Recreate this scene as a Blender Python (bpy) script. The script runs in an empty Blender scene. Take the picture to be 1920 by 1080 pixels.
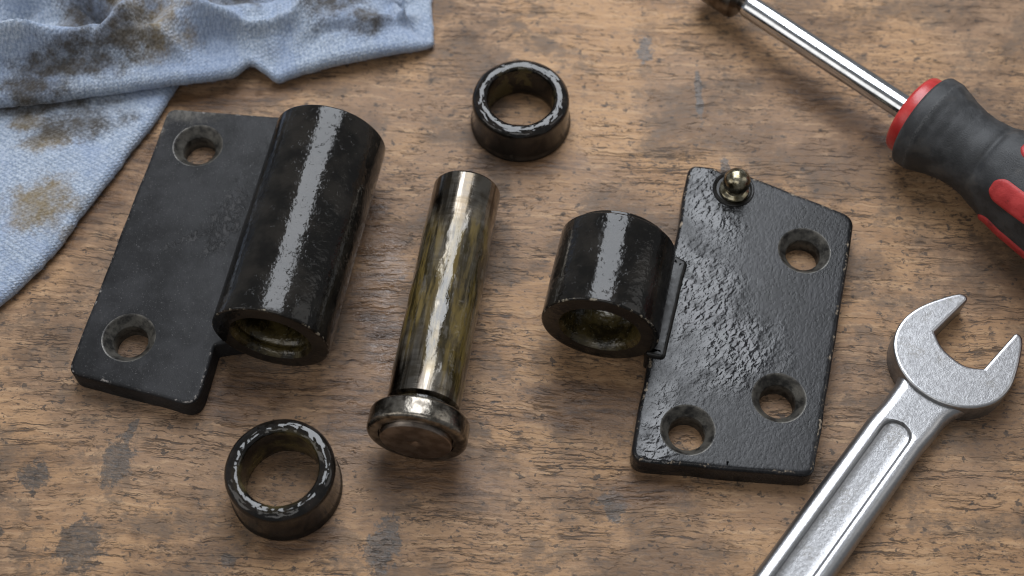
import bpy, bmesh, math, random
from mathutils import Vector, Matrix, noise as mnoise
random.seed(4)
scene = bpy.context.scene
COL = scene.collection
MM = 0.001

# ------------------------------------------------------------------ camera
cam_d = bpy.data.cameras.new('camera')
cam = bpy.data.objects.new('camera', cam_d); COL.objects.link(cam); scene.camera = cam
EL, DIST = math.radians(61.0), 331.0
cam.location = (0, -DIST*math.cos(EL)*MM, DIST*math.sin(EL)*MM)
cam.rotation_euler = (math.radians(90)-EL, 0, 0)
cam_d.sensor_width = 36.0
cam_d.lens = 36.0*2650/1920
cam_d.clip_start = 0.005; cam_d.clip_end = 20
cam_d.dof.use_dof = True
cam_d.dof.focus_distance = 0.316
cam_d.dof.aperture_fstop = 13.0

# ------------------------------------------------------------------ world and lamps
world = bpy.data.worlds.new('World'); scene.world = world; world.use_nodes = True
bg = world.node_tree.nodes['Background']
bg.inputs[0].default_value = (0.92, 0.96, 1.0, 1); bg.inputs[1].default_value = 0.19

def softbox(name, loc, target, sx, sy, radiance, color):
    d = bpy.data.lights.new(name, 'AREA'); d.shape = 'RECTANGLE'
    d.size = sx*MM; d.size_y = sy*MM
    d.energy = radiance*math.pi*sx*sy*MM*MM; d.color = color
    o = bpy.data.objects.new(name, d); COL.objects.link(o)
    o.location = Vector(loc)*MM
    o.rotation_euler = (Vector(target)-Vector(loc)).to_track_quat('-Z', 'Y').to_euler()
    return o
softbox('overhead_softbox', (15, 310, 450), (0, 0, 0), 315, 480, 8.4, (0.90, 0.94, 1.0))
softbox('added_front_fill', (-70, -360, 560), (0, 0, 0), 380, 260, 1.8, (1.0, 0.985, 0.96))  # added fill lamp behind the camera, brightens the wood without showing in reflections
softbox('side_softbox', (-430, -120, 290), (0, 0, 0), 300, 300, 1.5, (1.0, 0.97, 0.93))
softbox('far_side_softbox', (470, 60, 330), (0, 0, 0), 200, 340, 0.9, (1.0, 0.97, 0.93))

vs = scene.view_settings
vs.view_transform = 'Standard'; vs.look = 'None'; vs.exposure = 0.1; vs.gamma = 1.0; vs.use_curve_mapping = False
scene.cycles.max_bounces = 5
scene.cycles.adaptive_threshold = 0.015
scene.cycles.filter_width = 1.1

# ------------------------------------------------------------------ node helpers
class Mat:
    def __init__(self, name):
        self.m = bpy.data.materials.new(name); self.m.use_nodes = True
        self.t = self.m.node_tree; self.N = self.t.nodes; self.L = self.t.links
        self.p = self.N['Principled BSDF']
    def put(self, sock, v):
        if isinstance(v, bpy.types.NodeSocket): self.L.new(v, sock)
        elif isinstance(v, (tuple, list)):
            if sock.type == 'RGBA' and len(v) == 3: v = (*v, 1)
            sock.default_value = v
        else: sock.default_value = v
    def node(self, ty, out=0, props=None, **ins):
        n = self.N.new(ty)
        for k, v in (props or {}).items(): setattr(n, k, v)
        for k, v in ins.items():
            key = int(k[1:]) if k[0] == 'i' and k[1:].isdigit() else k
            self.put(n.inputs[key], v)
        return n.outputs[out]
    def coords(self):                       # object coordinates in millimetres
        c = self.node('ShaderNodeTexCoord', 3)
        return self.node('ShaderNodeVectorMath', 0, {'operation': 'SCALE'}, i0=c, i3=1000.0)
    def uv(self):
        return self.node('ShaderNodeTexCoord', 2)
    def scale(self, v, s):
        return self.node('ShaderNodeVectorMath', 0, {'operation': 'MULTIPLY'}, i0=v, i1=s)
    def vadd(self, v, s):
        return self.node('ShaderNodeVectorMath', 0, {'operation': 'ADD'}, i0=v, i1=s)
    def sep(self, v, i):
        return self.node('ShaderNodeSeparateXYZ', i, i0=v)
    def rot(self, v, a):
        return self.node('ShaderNodeVectorRotate', 0, {'rotation_type': 'Z_AXIS'}, Vector=v, Angle=a)
    flat = False                            # 2D noise for flat surfaces
    def noise(self, v, s=1.0, detail=4.0, rough=0.55, dist=0.0, out=0):
        return self.node('ShaderNodeTexNoise', out, {'noise_dimensions': '2D' if self.flat else '3D'}, Vector=v, Scale=s, Detail=detail, Roughness=rough, Distortion=dist)
    def voro(self, v, s=1.0, feature='F1', out=0):
        return self.node('ShaderNodeTexVoronoi', out, {'feature': feature}, Vector=v, Scale=s)
    def math(self, op, a, b=0.0, c=0.0, clamp=False):
        return self.node('ShaderNodeMath', 0, {'operation': op, 'use_clamp': clamp}, i0=a, i1=b, i2=c)
    def ss(self, v, a, b, lo=0.0, hi=1.0):
        n = self.N.new('ShaderNodeMapRange'); n.interpolation_type = 'SMOOTHSTEP'
        if a > b: a, b, lo, hi = b, a, hi, lo
        self.put(n.inputs[0], v)
        for i, x in zip((1, 2, 3, 4), (a, b, lo, hi)): n.inputs[i].default_value = x
        return n.outputs[0]
    def mix(self, f, a, b):
        n = self.N.new('ShaderNodeMix'); n.data_type = 'RGBA'
        self.put(n.inputs[0], f); self.put(n.inputs[6], a); self.put(n.inputs[7], b)
        return n.outputs[2]
    def mixf(self, f, a, b):
        n = self.N.new('ShaderNodeMix'); n.data_type = 'FLOAT'
        self.put(n.inputs[0], f); self.put(n.inputs[2], a); self.put(n.inputs[3], b)
        return n.outputs[0]
    def attr(self, name):
        n = self.N.new('ShaderNodeAttribute'); n.attribute_name = name; return n.outputs[2]
    def bump(self, h, dist_mm, strength=1.0, normal=None):
        n = self.N.new('ShaderNodeBump'); n.inputs['Strength'].default_value = strength
        n.inputs['Distance'].default_value = dist_mm*MM
        self.put(n.inputs['Height'], h)
        if normal is not None: self.put(n.inputs['Normal'], normal)
        return n.outputs[0]
    def blob(self, p, cx, cy, rx, ry, rot=0.0, warp=None, soft=(1.15, 0.8)):
        v = self.vadd(p, (-cx, -cy, 0))
        if rot: v = self.rot(v, -rot)
        v = self.scale(v, (1/rx, 1/ry, 0))
        l = self.node('ShaderNodeVectorMath', 1, {'operation': 'LENGTH'}, i0=v)
        if warp is not None: l = self.math('ADD', l, warp)
        return self.ss(l, soft[0], soft[1])
    def blobs(self, p, lst, warp, soft=(1.15, 0.8)):
        r = None
        for b in lst:
            cx, cy, rx, ry = b[:4]; rot = b[4] if len(b) > 4 else 0.0
            v = self.vadd(p, (-cx, -cy, 0))
            if rot: v = self.rot(v, -rot)
            v = self.scale(v, (1/rx, 1/ry, 0))
            l = self.node('ShaderNodeVectorMath', 1, {'operation': 'LENGTH'}, i0=v)
            r = l if r is None else self.math('MINIMUM', r, l)
        return self.ss(self.math('ADD', r, warp), soft[0], soft[1])
    def union(self, items):
        r = items[0]
        for x in items[1:]: r = self.math('MAXIMUM', r, x)
        return r
    def set(self, **kw):
        names = {'col': 'Base Color', 'rough': 'Roughness', 'metal': 'Metallic', 'normal': 'Normal', 'spec': 'Specular IOR Level',
                 'coat': 'Coat Weight', 'coat_rough': 'Coat Roughness', 'coat_normal': 'Coat Normal', 'sheen': 'Sheen Weight', 'sheen_rough': 'Sheen Roughness',
                 'sss': 'Subsurface Weight', 'aniso': 'Anisotropic', 'ior': 'IOR'}
        for k, v in kw.items(): self.put(self.p.inputs[names[k]], v)
        return self.m

# ------------------------------------------------------------------ materials
def mat_wood():
    M = Mat('weathered_wood'); M.flat = True; p = M.coords()
    w = M.noise(p, 0.022, 3, 0.5, out=1)
    w = M.scale(M.vadd(w, (-0.5, -0.5, -0.5)), (8, 5, 0))
    q = M.vadd(M.rot(p, 0.05), w)
    fine_w = M.scale(M.vadd(M.noise(p, 0.35, 3, 0.6, out=1), (-0.5,)*3), (1.6, 1.1, 0))
    qf = M.vadd(q, fine_w)
    big = M.noise(p, 0.016, 3, 0.55)
    smoke = M.noise(M.scale(p, (0.030, 0.040, 1)), 1, 6, 0.68)
    tone = M.noise(M.scale(q, (0.022, 0.14, 1)), 1, 6, 0.6)                  # long grain
    grain = M.noise(M.scale(qf, (0.085, 0.75, 1)), 1, 6, 0.62)
    flake = M.noise(M.scale(qf, (0.48, 1.6, 1)), 1, 4, 0.68)
    zone = M.ss(M.noise(M.scale(p, (0.020, 0.028, 1)), 1, 4, 0.6), 0.40, 0.62)
    tan, brown, pale = (0.375, 0.222, 0.112), (0.27, 0.155, 0.079), (0.50, 0.33, 0.19)
    c = M.mix(M.ss(tone, 0.34, 0.64), brown, tan)
    c = M.mix(M.math('MULTIPLY', M.ss(big, 0.42, 0.60), 0.8), c, (0.225, 0.140, 0.085))
    c = M.mix(M.math('MULTIPLY', M.ss(grain, 0.52, 0.68), 0.38), c, pale)
    c = M.mix(M.math('MULTIPLY', M.math('MULTIPLY', M.ss(grain, 0.46, 0.31), zone), 0.65), c, (0.13, 0.075, 0.042))
    c = M.mix(M.math('MULTIPLY', M.ss(smoke, 0.46, 0.62), 0.66), c, (0.115, 0.069, 0.041))
    pores = M.math('MULTIPLY', M.ss(flake, 0.46, 0.36), M.math('ADD', M.math('MULTIPLY', zone, 0.55), 0.45))
    c = M.mix(pores, c, (0.085, 0.053, 0.034))
    # cracks that follow the grain: contour lines of stretched noise
    cn = M.noise(M.scale(qf, (0.013, 0.25, 1)), 1, 4, 0.58, 0.2)
    cr = M.ss(M.math('ABSOLUTE', M.math('SUBTRACT', cn, 0.5)), 0.014, 0.002)
    cr = M.math('MULTIPLY', cr, M.ss(M.noise(p, 0.05, 3, 0.6), 0.42, 0.54))
    cn2 = M.noise(M.scale(qf, (0.12, 0.75, 1)), 1, 3, 0.6, 0.3)
    cr2 = M.ss(M.math('ABSOLUTE', M.math('SUBTRACT', cn2, 0.47)), 0.02, 0.004)
    cr2 = M.math('MULTIPLY', cr2, M.ss(M.noise(M.scale(q, (0.10, 0.26, 1)), 1, 3, 0.6), 0.5, 0.62))
    crack = M.math('MAXIMUM', cr, M.math('MULTIPLY', cr2, 0.85))
    c = M.mix(M.math('MULTIPLY', crack, 0.85), c, (0.04, 0.027, 0.02))
    # grey-brown grime in patches and specks
    gn = M.noise(M.scale(p, (0.065, 0.08, 1)), 1, 8, 0.76)
    grime = M.math('MULTIPLY', M.ss(gn, 0.51, 0.62), 0.58)
    c = M.mix(grime, c, (0.105, 0.074, 0.052))
    sp = M.noise(M.scale(p, (0.36, 0.5, 1)), 1, 3, 0.6)
    speck = M.math('MULTIPLY', M.ss(sp, 0.655, 0.70), 0.8)
    c = M.mix(speck, c, (0.05, 0.038, 0.03))
    # old tar drips with a shape of their own
    wp = M.math('MULTIPLY', M.math('SUBTRACT', M.math('ADD', M.noise(p, 0.33, 6, 0.75), 0.05), 0.5), 2.2)
    spots = [(-86.6, -43.5, 3.6, 6.5, -0.25), (-84.4, -36.2, 1.1, 4.5, -0.35), (-104.4, -47.0, 3.4, 3.8, 0), (-92.2, -62.5, 5.4, 6.0, 0), (-27.2, -62.6, 4.2, 7.0, -0.2),
             (21.9, -53.6, 3.4, 4.2, 0.4), (34.4, 70.1, 2.2, 4.5, 0), (47.3, 55.5, 1.1, 9, 0), (-111, -60, 2.4, 2, 0),
             (52.5, 34, 1.4, 4, 0), (-60, -66, 1.6, 1.6, 0)]
    tar = M.blobs(p, spots, wp, (1.12, 0.85))
    c = M.mix(M.math('MULTIPLY', tar, M.ss(flake, 0.3, 0.6, 0.95, 0.72)), c, M.mix(M.noise(p, 1.3, 4, 0.7), (0.022, 0.018, 0.015), (0.085, 0.071, 0.061)))
    # oil soaked into the wood by the parts
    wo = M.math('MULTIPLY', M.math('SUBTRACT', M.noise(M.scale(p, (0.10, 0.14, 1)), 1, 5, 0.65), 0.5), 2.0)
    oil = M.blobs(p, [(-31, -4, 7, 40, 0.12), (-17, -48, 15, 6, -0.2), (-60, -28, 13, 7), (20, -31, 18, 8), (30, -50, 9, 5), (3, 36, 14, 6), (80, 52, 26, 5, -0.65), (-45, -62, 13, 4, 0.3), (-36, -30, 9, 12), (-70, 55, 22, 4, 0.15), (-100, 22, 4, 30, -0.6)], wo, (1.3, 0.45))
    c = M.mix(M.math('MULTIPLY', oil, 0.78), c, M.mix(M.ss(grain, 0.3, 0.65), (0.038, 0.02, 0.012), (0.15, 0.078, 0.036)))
    h = M.math('ADD', M.math('MULTIPLY', grain, 0.6), M.math('MULTIPLY', flake, M.mixf(zone, 0.35, 0.8)))
    h = M.math('SUBTRACT', h, M.math('MULTIPLY', crack, 0.45))
    h = M.math('ADD', h, M.math('MULTIPLY', M.noise(p, 2.6, 3, 0.6), 0.16))
    nrm = M.bump(h, 0.36, 0.85)
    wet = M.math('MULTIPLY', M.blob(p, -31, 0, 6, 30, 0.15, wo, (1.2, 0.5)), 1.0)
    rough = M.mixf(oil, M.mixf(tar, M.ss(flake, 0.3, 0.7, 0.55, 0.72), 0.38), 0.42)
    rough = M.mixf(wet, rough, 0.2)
    return M.set(col=c, rough=rough, normal=nrm, spec=0.42)

def wear_highlight_mix(M, p, col, rough, metal=None, amount=1.0, tone=(0.30, 0.25, 0.19)):
    # chipped paint and painted edge highlight, from the 'edge' attribute of the edge loops
    e = M.attr('edge')
    n = M.noise(p, 0.55, 5, 0.7)
    k = M.math('MULTIPLY', M.ss(M.math('ADD', M.math('MULTIPLY', e, 0.42), n), 0.95, 1.06), amount)
    c = M.mix(k, col, M.mix(M.noise(p, 1.1, 2, 0.6), (0.10, 0.07, 0.045), tone))
    return c, M.mixf(k, rough, 0.42), k

def mat_dull_black():
    M = Mat('worn_black_paint'); p = M.coords()
    n = M.noise(p, 0.09, 6, 0.62); n2 = M.noise(M.scale(p, (1, 0.6, 1)), 0.8, 6, 0.7); s = M.noise(p, 3.2, 3, 0.6)
    c = M.mix(M.ss(n, 0.38, 0.66), (0.006, 0.006, 0.0065), (0.020, 0.020, 0.0215))
    c = M.mix(M.math('MULTIPLY', M.ss(n2, 0.55, 0.72), 0.55), c, (0.04, 0.039, 0.04))
    c = M.mix(M.math('MULTIPLY', M.ss(s, 0.64, 0.70), 0.7), c, (0.13, 0.128, 0.125))
    # scraped dusty corner and a scuffed scratch across the middle
    wp = M.math('MULTIPLY', M.math('SUBTRACT', M.noise(p, 0.35, 5, 0.7), 0.5), 2.2)
    dust = M.blobs(p, [(-2.0, 37.6, 8.5, 2.8, -0.06), (-8.5, 35, 2.2, 5.0, -0.2)], wp, (1.4, 0.3))
    c = M.mix(M.math('MULTIPLY', dust, M.ss(n2, 0.35, 0.6, 0.25, 0.75)), c, (0.12, 0.112, 0.10))
    sc = M.union([M.blob(p, 3.5, 2.0, 8.0, 1.0, 0.42, wp), M.blob(p, 11, 7, 3.2, 10.0, -0.3, wp)])
    c = M.mix(M.math('MULTIPLY', sc, M.ss(n2, 0.42, 0.66, 0.0, 0.75)), c, (0.042, 0.041, 0.041))
    ed = M.blob(p, -17, 5, 2.2, 34, -0.21, wp, (1.4, 0.4))
    c = M.mix(M.math('MULTIPLY', ed, 0.35), c, (0.075, 0.075, 0.078))
    r = M.mixf(dust, M.ss(n2, 0.3, 0.7, 0.40, 0.58), 0.75)
    c, r, k = wear_highlight_mix(M, p, c, r, tone=(0.30, 0.29, 0.28), amount=0.8)
    h = M.math('ADD', M.math('MULTIPLY', s, 0.25), M.math('MULTIPLY', n2, 0.5))
    h = M.math('SUBTRACT', h, M.math('MULTIPLY', sc, M.ss(n2, 0.42, 0.58)))
    return M.set(col=c, rough=r, normal=M.bump(h, 0.10, 0.8), spec=0.17)

def mat_oily_barrel(seed=0.0):
    M = Mat('oily_black_barrel'); p = M.coords(); q = M.vadd(p, (seed, seed*0.7, 0))
    n = M.noise(q, 0.12, 5, 0.6); sp = M.noise(q, 0.75, 1.6, 0.5); fine = M.noise(q, 4.0, 2, 0.5)
    c = M.mix(M.ss(n, 0.4, 0.65), (0.0055, 0.005, 0.0045), (0.015, 0.013, 0.011))
    c, r0, k = wear_highlight_mix(M, q, c, 0.2, tone=(0.36, 0.32, 0.25), amount=0.9)
    patch = M.ss(M.noise(q, 0.16, 4, 0.65), 0.42, 0.58)
    r = M.mixf(k, M.mixf(patch, 0.085, 0.16), 0.4)
    pit = M.math('MULTIPLY', M.ss(M.noise(q, 0.45, 4, 0.65), 0.62, 0.67), 1.0)
    h = M.math('ADD', M.math('MULTIPLY', sp, M.mixf(patch, 0.5, 1.25)), 0.0)
    h = M.math('SUBTRACT', h, M.math('MULTIPLY', pit, 0.9))
    spark = M.math('MULTIPLY', M.ss(M.noise(q, 1.15, 2, 0.5), 0.56, 0.72), M.ss(M.noise(q, 0.10, 4, 0.65), 0.40, 0.55))
    h = M.math('ADD', h, M.math('MULTIPLY', spark, 0.35))
    return M.set(col=c, rough=r, normal=M.bump(h, 0.085, 0.85), spec=0.30)

def mat_wrinkled_black():
    M = Mat('wrinkled_oily_black_paint'); p = M.coords()
    wv = M.vadd(p, M.scale(M.vadd(M.noise(p, 0.5, 3, 0.6, out=1), (-0.5,)*3), (2.2, 2.2, 0)))
    wr = M.noise(M.scale(M.rot(p, 0.9), (0.95, 0.62, 1)), 1, 1.5, 0.45, 0.2)
    peel = M.noise(M.scale(M.rot(p, 0.35), (1.5, 1.0, 1)), 1, 3, 0.6)
    wo = M.math('MULTIPLY', M.math('SUBTRACT', M.noise(p, 0.13, 5, 0.65), 0.5), 1.8)
    area = M.union([M.blob(p, -9, 4, 11, 17, -0.15, wo, (1.35, 0.35)), M.blob(p, -3, -12, 13, 10, 0.3, wo, (1.3, 0.35)),
                    M.blob(p, -20, -33, 5, 14, -0.2, wo, (1.3, 0.4)), M.blob(p, -6, 27, 7, 14, 0.2, wo, (1.3, 0.4))])
    gloss = M.math('MULTIPLY', area, M.ss(M.noise(p, 0.22, 4, 0.6), 0.34, 0.55))
    c = M.mix(M.ss(M.noise(p, 0.10, 5, 0.6), 0.4, 0.65), (0.006, 0.006, 0.0065), (0.014, 0.014, 0.0155))
    c = M.mix(M.math('MULTIPLY', M.ss(peel, 0.58, 0.75), 0.4), c, (0.04, 0.04, 0.043))
    scuff = M.math('MULTIPLY', M.ss(M.noise(p, 0.8, 6, 0.75), 0.66, 0.7), 0.5)
    c = M.mix(scuff, c, (0.07, 0.066, 0.06))
    r = M.mixf(gloss, M.ss(peel, 0.3, 0.7, 0.24, 0.36), 0.11)
    c, r, k = wear_highlight_mix(M, p, c, r, tone=(0.34, 0.28, 0.21), amount=0.9)
    h = M.math('ADD', M.math('MULTIPLY', M.math('MULTIPLY', wr, area), 2.6), M.math('MULTIPLY', peel, 0.58))
    dents = M.math('MULTIPLY', M.ss(M.noise(p, 0.33, 5, 0.7), 0.64, 0.70), area)
    h = M.math('SUBTRACT', h, M.math('MULTIPLY', dents, 0.8))
    return M.set(col=c, rough=r, normal=M.bump(h, 0.12, 0.9), spec=M.mixf(gloss, 0.26, 0.42))

def mat_countersink():
    M = Mat('bare_countersink_metal'); p = M.coords()
    n = M.noise(p, 0.35, 5, 0.65); f = M.noise(p, 2.2, 4, 0.7)
    c = M.mix(M.ss(n, 0.35, 0.62), (0.014, 0.013, 0.012), (0.085, 0.079, 0.068))
    c = M.mix(M.math('MULTIPLY', M.ss(f, 0.55, 0.7), 0.6), c, (0.05, 0.042, 0.032))
    return M.set(col=c, rough=M.ss(f, 0.3, 0.7, 0.3, 0.5), metal=0.35, normal=M.bump(f, 0.1, 0.7))

def mat_bore():
    M = Mat('greasy_bore'); p = M.coords()
    n = M.noise(p, 0.18, 5, 0.65); f = M.noise(p, 0.9, 4, 0.6)
    c = M.mix(M.ss(n, 0.4, 0.66), (0.012, 0.009, 0.004), (0.07, 0.052, 0.018))
    c = M.mix(M.math('MULTIPLY', M.ss(f, 0.6, 0.72), 0.4), c, (0.28, 0.25, 0.17))
    return M.set(col=c, rough=M.ss(n, 0.3, 0.7, 0.1, 0.22), metal=0.15, normal=M.bump(M.math('ADD', n, M.math('MULTIPLY', f, 0.3)), 0.5, 0.8), spec=0.6)

def mat_bushing(name, olive):
    M = Mat(name); p = M.coords(); e = M.attr('edge'); inn = M.attr('inner')
    pol = M.node('ShaderNodeCombineXYZ', 0, None, i0=M.attr('pa'), i1=M.attr('pb'), i2=M.attr('pc'))
    c = M.mix(M.ss(M.noise(p, 0.2, 4, 0.6), 0.4, 0.65), (0.005, 0.0045, 0.004), (0.014, 0.011, 0.009))
    gk = M.ss(M.noise(M.vadd(p, (olive*9, 3, 0)), 0.10, 4, 0.6), 0.40 if olive > 1 else 0.52, 0.60)
    c = M.mix(M.math('MULTIPLY', gk, M.math('MULTIPLY', M.math('MULTIPLY', inn, inn), 0.8 if olive > 1 else 0.45)), c, (0.15, 0.115, 0.042))
    k = M.math('MULTIPLY', M.ss(M.noise(p, 0.7, 5, 0.7), 0.62, 0.68), 0.35)
    c = M.mix(k, c, (0.06, 0.05, 0.04))
    h = M.noise(pol, 1.0, 1.2, 0.45, 0.3)
    top = M.math('MULTIPLY', h, M.math('ADD', M.math('MULTIPLY', e, 0.9), 0.12))
    return M.set(col=c, rough=M.mixf(e, 0.15, 0.085), normal=M.bump(top, 0.5, 0.95), spec=0.42)

def mat_pin():
    M = Mat('greased_steel_pin'); p = M.coords(); g = M.attr('grease'); a = M.attr('axial'); th = M.attr('theta')
    cyl = M.node('ShaderNodeCombineXYZ', 0, None, i0=th, i1=a, i2=0.0)
    st = M.noise(M.scale(cyl, (0.55, 0.022, 1)), 1, 3, 0.55)                  # streaks along the pin
    turn = M.noise(M.scale(cyl, (0.12, 2.6, 1)), 1, 3, 0.6)                  # turning marks round it
    mot = M.noise(p, 0.22, 6, 0.65)
    c = M.mix(M.ss(st, 0.44, 0.54), (0.075, 0.064, 0.052), (0.235, 0.212, 0.182))
    c = M.mix(M.math('MULTIPLY', M.ss(mot, 0.45, 0.62), 0.6), c, (0.10, 0.077, 0.05))
    dk = M.math('MULTIPLY', M.ss(M.noise(M.scale(cyl, (0.5, 0.11, 1)), 1, 4, 0.65), 0.58, 0.66), 0.7)
    c = M.mix(dk, c, (0.04, 0.032, 0.022))
    gc = M.mix(M.ss(M.noise(M.scale(cyl, (0.5, 0.06, 1)), 1, 4, 0.62), 0.42, 0.60), (0.020, 0.0145, 0.004), (0.105, 0.074, 0.022))
    band = M.ss(M.noise(M.scale(cyl, (0.03, 0.42, 1)), 1, 3, 0.6), 0.5, 0.64)
    c = M.mix(M.math('MULTIPLY', band, 0.45), c, (0.06, 0.046, 0.03))
    gm = M.math('MULTIPLY', g, M.ss(M.noise(M.scale(cyl, (0.4, 0.16, 1)), 1, 4, 0.65), 0.34, 0.5, 0.55, 0.97))
    c = M.mix(gm, c, gc)
    r = M.mixf(gm, M.ss(turn, 0.3, 0.7, 0.15, 0.24), 0.09)
    me = M.mixf(gm, 1.0, 0.0)
    lump = M.noise(M.scale(cyl, (0.55, 0.42, 1)), 1, 4, 0.6, 0.5)
    h = M.math('ADD', M.math('MULTIPLY', turn, 0.06), M.math('MULTIPLY', M.math('MULTIPLY', lump, g), 1.0))
    return M.set(col=c, rough=r, metal=me, normal=M.bump(h, 0.15, 0.85), spec=0.6)

def mat_pin_face():
    M = Mat('turned_steel_face'); p = M.attr('radial'); q = M.coords()
    rings = M.noise(M.node('ShaderNodeCombineXYZ', 0, None, i0=p, i1=0.0, i2=0.0), 3.0, 3, 0.6)
    c = M.mix(M.ss(M.noise(q, 0.3, 4, 0.6), 0.35, 0.65), (0.20, 0.165, 0.14), (0.36, 0.31, 0.27))
    return M.set(col=c, rough=0.34, metal=1.0, aniso=0.5, normal=M.bump(rings, 0.05, 0.7))

def mat_dark_steel():
    M = Mat('dark_oiled_steel'); p = M.coords()
    n = M.noise(p, 0.35, 5, 0.65)
    c = M.mix(M.ss(n, 0.35, 0.65), (0.06, 0.052, 0.042), (0.26, 0.235, 0.20))
    return M.set(col=c, rough=M.ss(n, 0.3, 0.7, 0.14, 0.26), metal=0.95, normal=M.bump(M.noise(p, 0.8, 4, 0.6), 0.16, 0.7))

def mat_chrome():
    M = Mat('polished_steel_shaft'); p = M.coords()
    c = M.mix(M.ss(M.noise(p, 0.4, 5, 0.65), 0.4, 0.7), (0.60, 0.61, 0.63), (0.50, 0.51, 0.52))
    return M.set(col=c, rough=M.ss(M.noise(p, 0.6, 4, 0.6), 0.3, 0.7, 0.10, 0.17), metal=1.0, normal=M.bump(M.noise(p, 1.4, 3, 0.5), 0.015, 0.5))

def mat_tip():
    M = Mat('blackened_socket_steel'); p = M.coords()
    c = M.mix(M.ss(M.noise(p, 0.4, 4, 0.6), 0.4, 0.7), (0.09, 0.07, 0.055), (0.2, 0.17, 0.14))
    return M.set(col=c, rough=0.28, metal=1.0)

def mat_wrench():
    M = Mat('grainy_satin_steel'); p = M.coords()
    g = M.noise(p, 1.25, 5, 0.7); g2 = M.noise(p, 0.16, 5, 0.6); g3 = M.noise(p, 4.2, 2, 0.5)
    c = M.mix(M.ss(g, 0.36, 0.66), (0.25, 0.25, 0.255), (0.34, 0.34, 0.345))
    dirt = M.math('MULTIPLY', M.ss(g2, 0.5, 0.66), M.ss(g, 0.56, 0.42))
    c = M.mix(M.math('MULTIPLY', dirt, 0.4), c, (0.16, 0.145, 0.12))
    pit = M.ss(M.noise(p, 1.2, 5, 0.7), 0.67, 0.72)
    c = M.mix(M.math('MULTIPLY', pit, 0.5), c, (0.15, 0.135, 0.12))
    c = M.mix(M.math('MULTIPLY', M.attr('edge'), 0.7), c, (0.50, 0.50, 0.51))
    h = M.math('ADD', M.math('MULTIPLY', g, 0.8), M.math('MULTIPLY', g3, 0.35))
    e = M.attr('edge')
    nrm = M.bump(M.math('MULTIPLY', h, M.mixf(e, 1.0, 0.35)), 0.14, 0.8)
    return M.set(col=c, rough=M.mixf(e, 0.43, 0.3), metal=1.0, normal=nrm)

def mat_rubber():
    M = Mat('charcoal_rubber'); p = M.coords()
    n = M.noise(p, 0.22, 6, 0.65); f = M.noise(p, 3.2, 3, 0.6)
    c = M.mix(M.ss(n, 0.4, 0.68), (0.021, 0.022, 0.0235), (0.046, 0.047, 0.049))
    c = M.mix(M.math('MULTIPLY', M.ss(M.noise(p, 0.9, 5, 0.75), 0.64, 0.7), 0.4), c, (0.10, 0.098, 0.094))
    c = M.mix(M.math('MULTIPLY', M.ss(M.noise(p, 0.12, 4, 0.6), 0.56, 0.68), 0.4), c, (0.075, 0.068, 0.06))
    c = M.mix(M.math('MULTIPLY', M.math('MULTIPLY', M.attr('edge'), M.ss(f, 0.4, 0.6)), 0.5), c, (0.12, 0.12, 0.12))
    return M.set(col=c, rough=M.ss(n, 0.3, 0.7, 0.5, 0.66), normal=M.bump(M.math('ADD', f, M.math('MULTIPLY', n, 0.6)), 0.11, 0.7), spec=0.38)

def mat_red(name, rough, marks):
    M = Mat(name); p = M.coords()
    n = M.noise(p, 0.3, 5, 0.65); f = M.noise(p, 2.6, 3, 0.6)
    c = M.mix(M.ss(n, 0.35, 0.68), (0.33, 0.017, 0.017), (0.45, 0.036, 0.034))
    if marks:
        c = M.mix(M.math('MULTIPLY', M.ss(M.noise(p, 0.28, 5, 0.7), 0.56, 0.68), 0.65), c, (0.06, 0.012, 0.012))
        s = M.attr('edge'); c = M.mix(M.math('MULTIPLY', s, 0.35), c, (0.16, 0.015, 0.014))
    return M.set(col=c, rough=rough, normal=M.bump(f, 0.1, 0.7 if marks else 0.25))

def mat_plain():
    M = Mat('plain_black_paint'); p = M.coords()
    n = M.noise(p, 0.5, 4, 0.6)
    c = M.mix(M.ss(n, 0.4, 0.65), (0.005, 0.0048, 0.0045), (0.014, 0.013, 0.012))
    return M.set(col=c, rough=M.ss(n, 0.3, 0.7, 0.25, 0.42), normal=M.bump(n, 0.12, 0.8), spec=0.25)

def mat_fitting():
    M = Mat('yellow_zinc_fitting'); p = M.coords()
    n = M.noise(p, 0.6, 5, 0.65)
    c = M.mix(M.ss(n, 0.36, 0.64), (0.13, 0.11, 0.065), (0.33, 0.30, 0.225))
    return M.set(col=c, rough=M.ss(n, 0.3, 0.7, 0.16, 0.30), metal=1.0, normal=M.bump(n, 0.06, 0.6))

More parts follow.
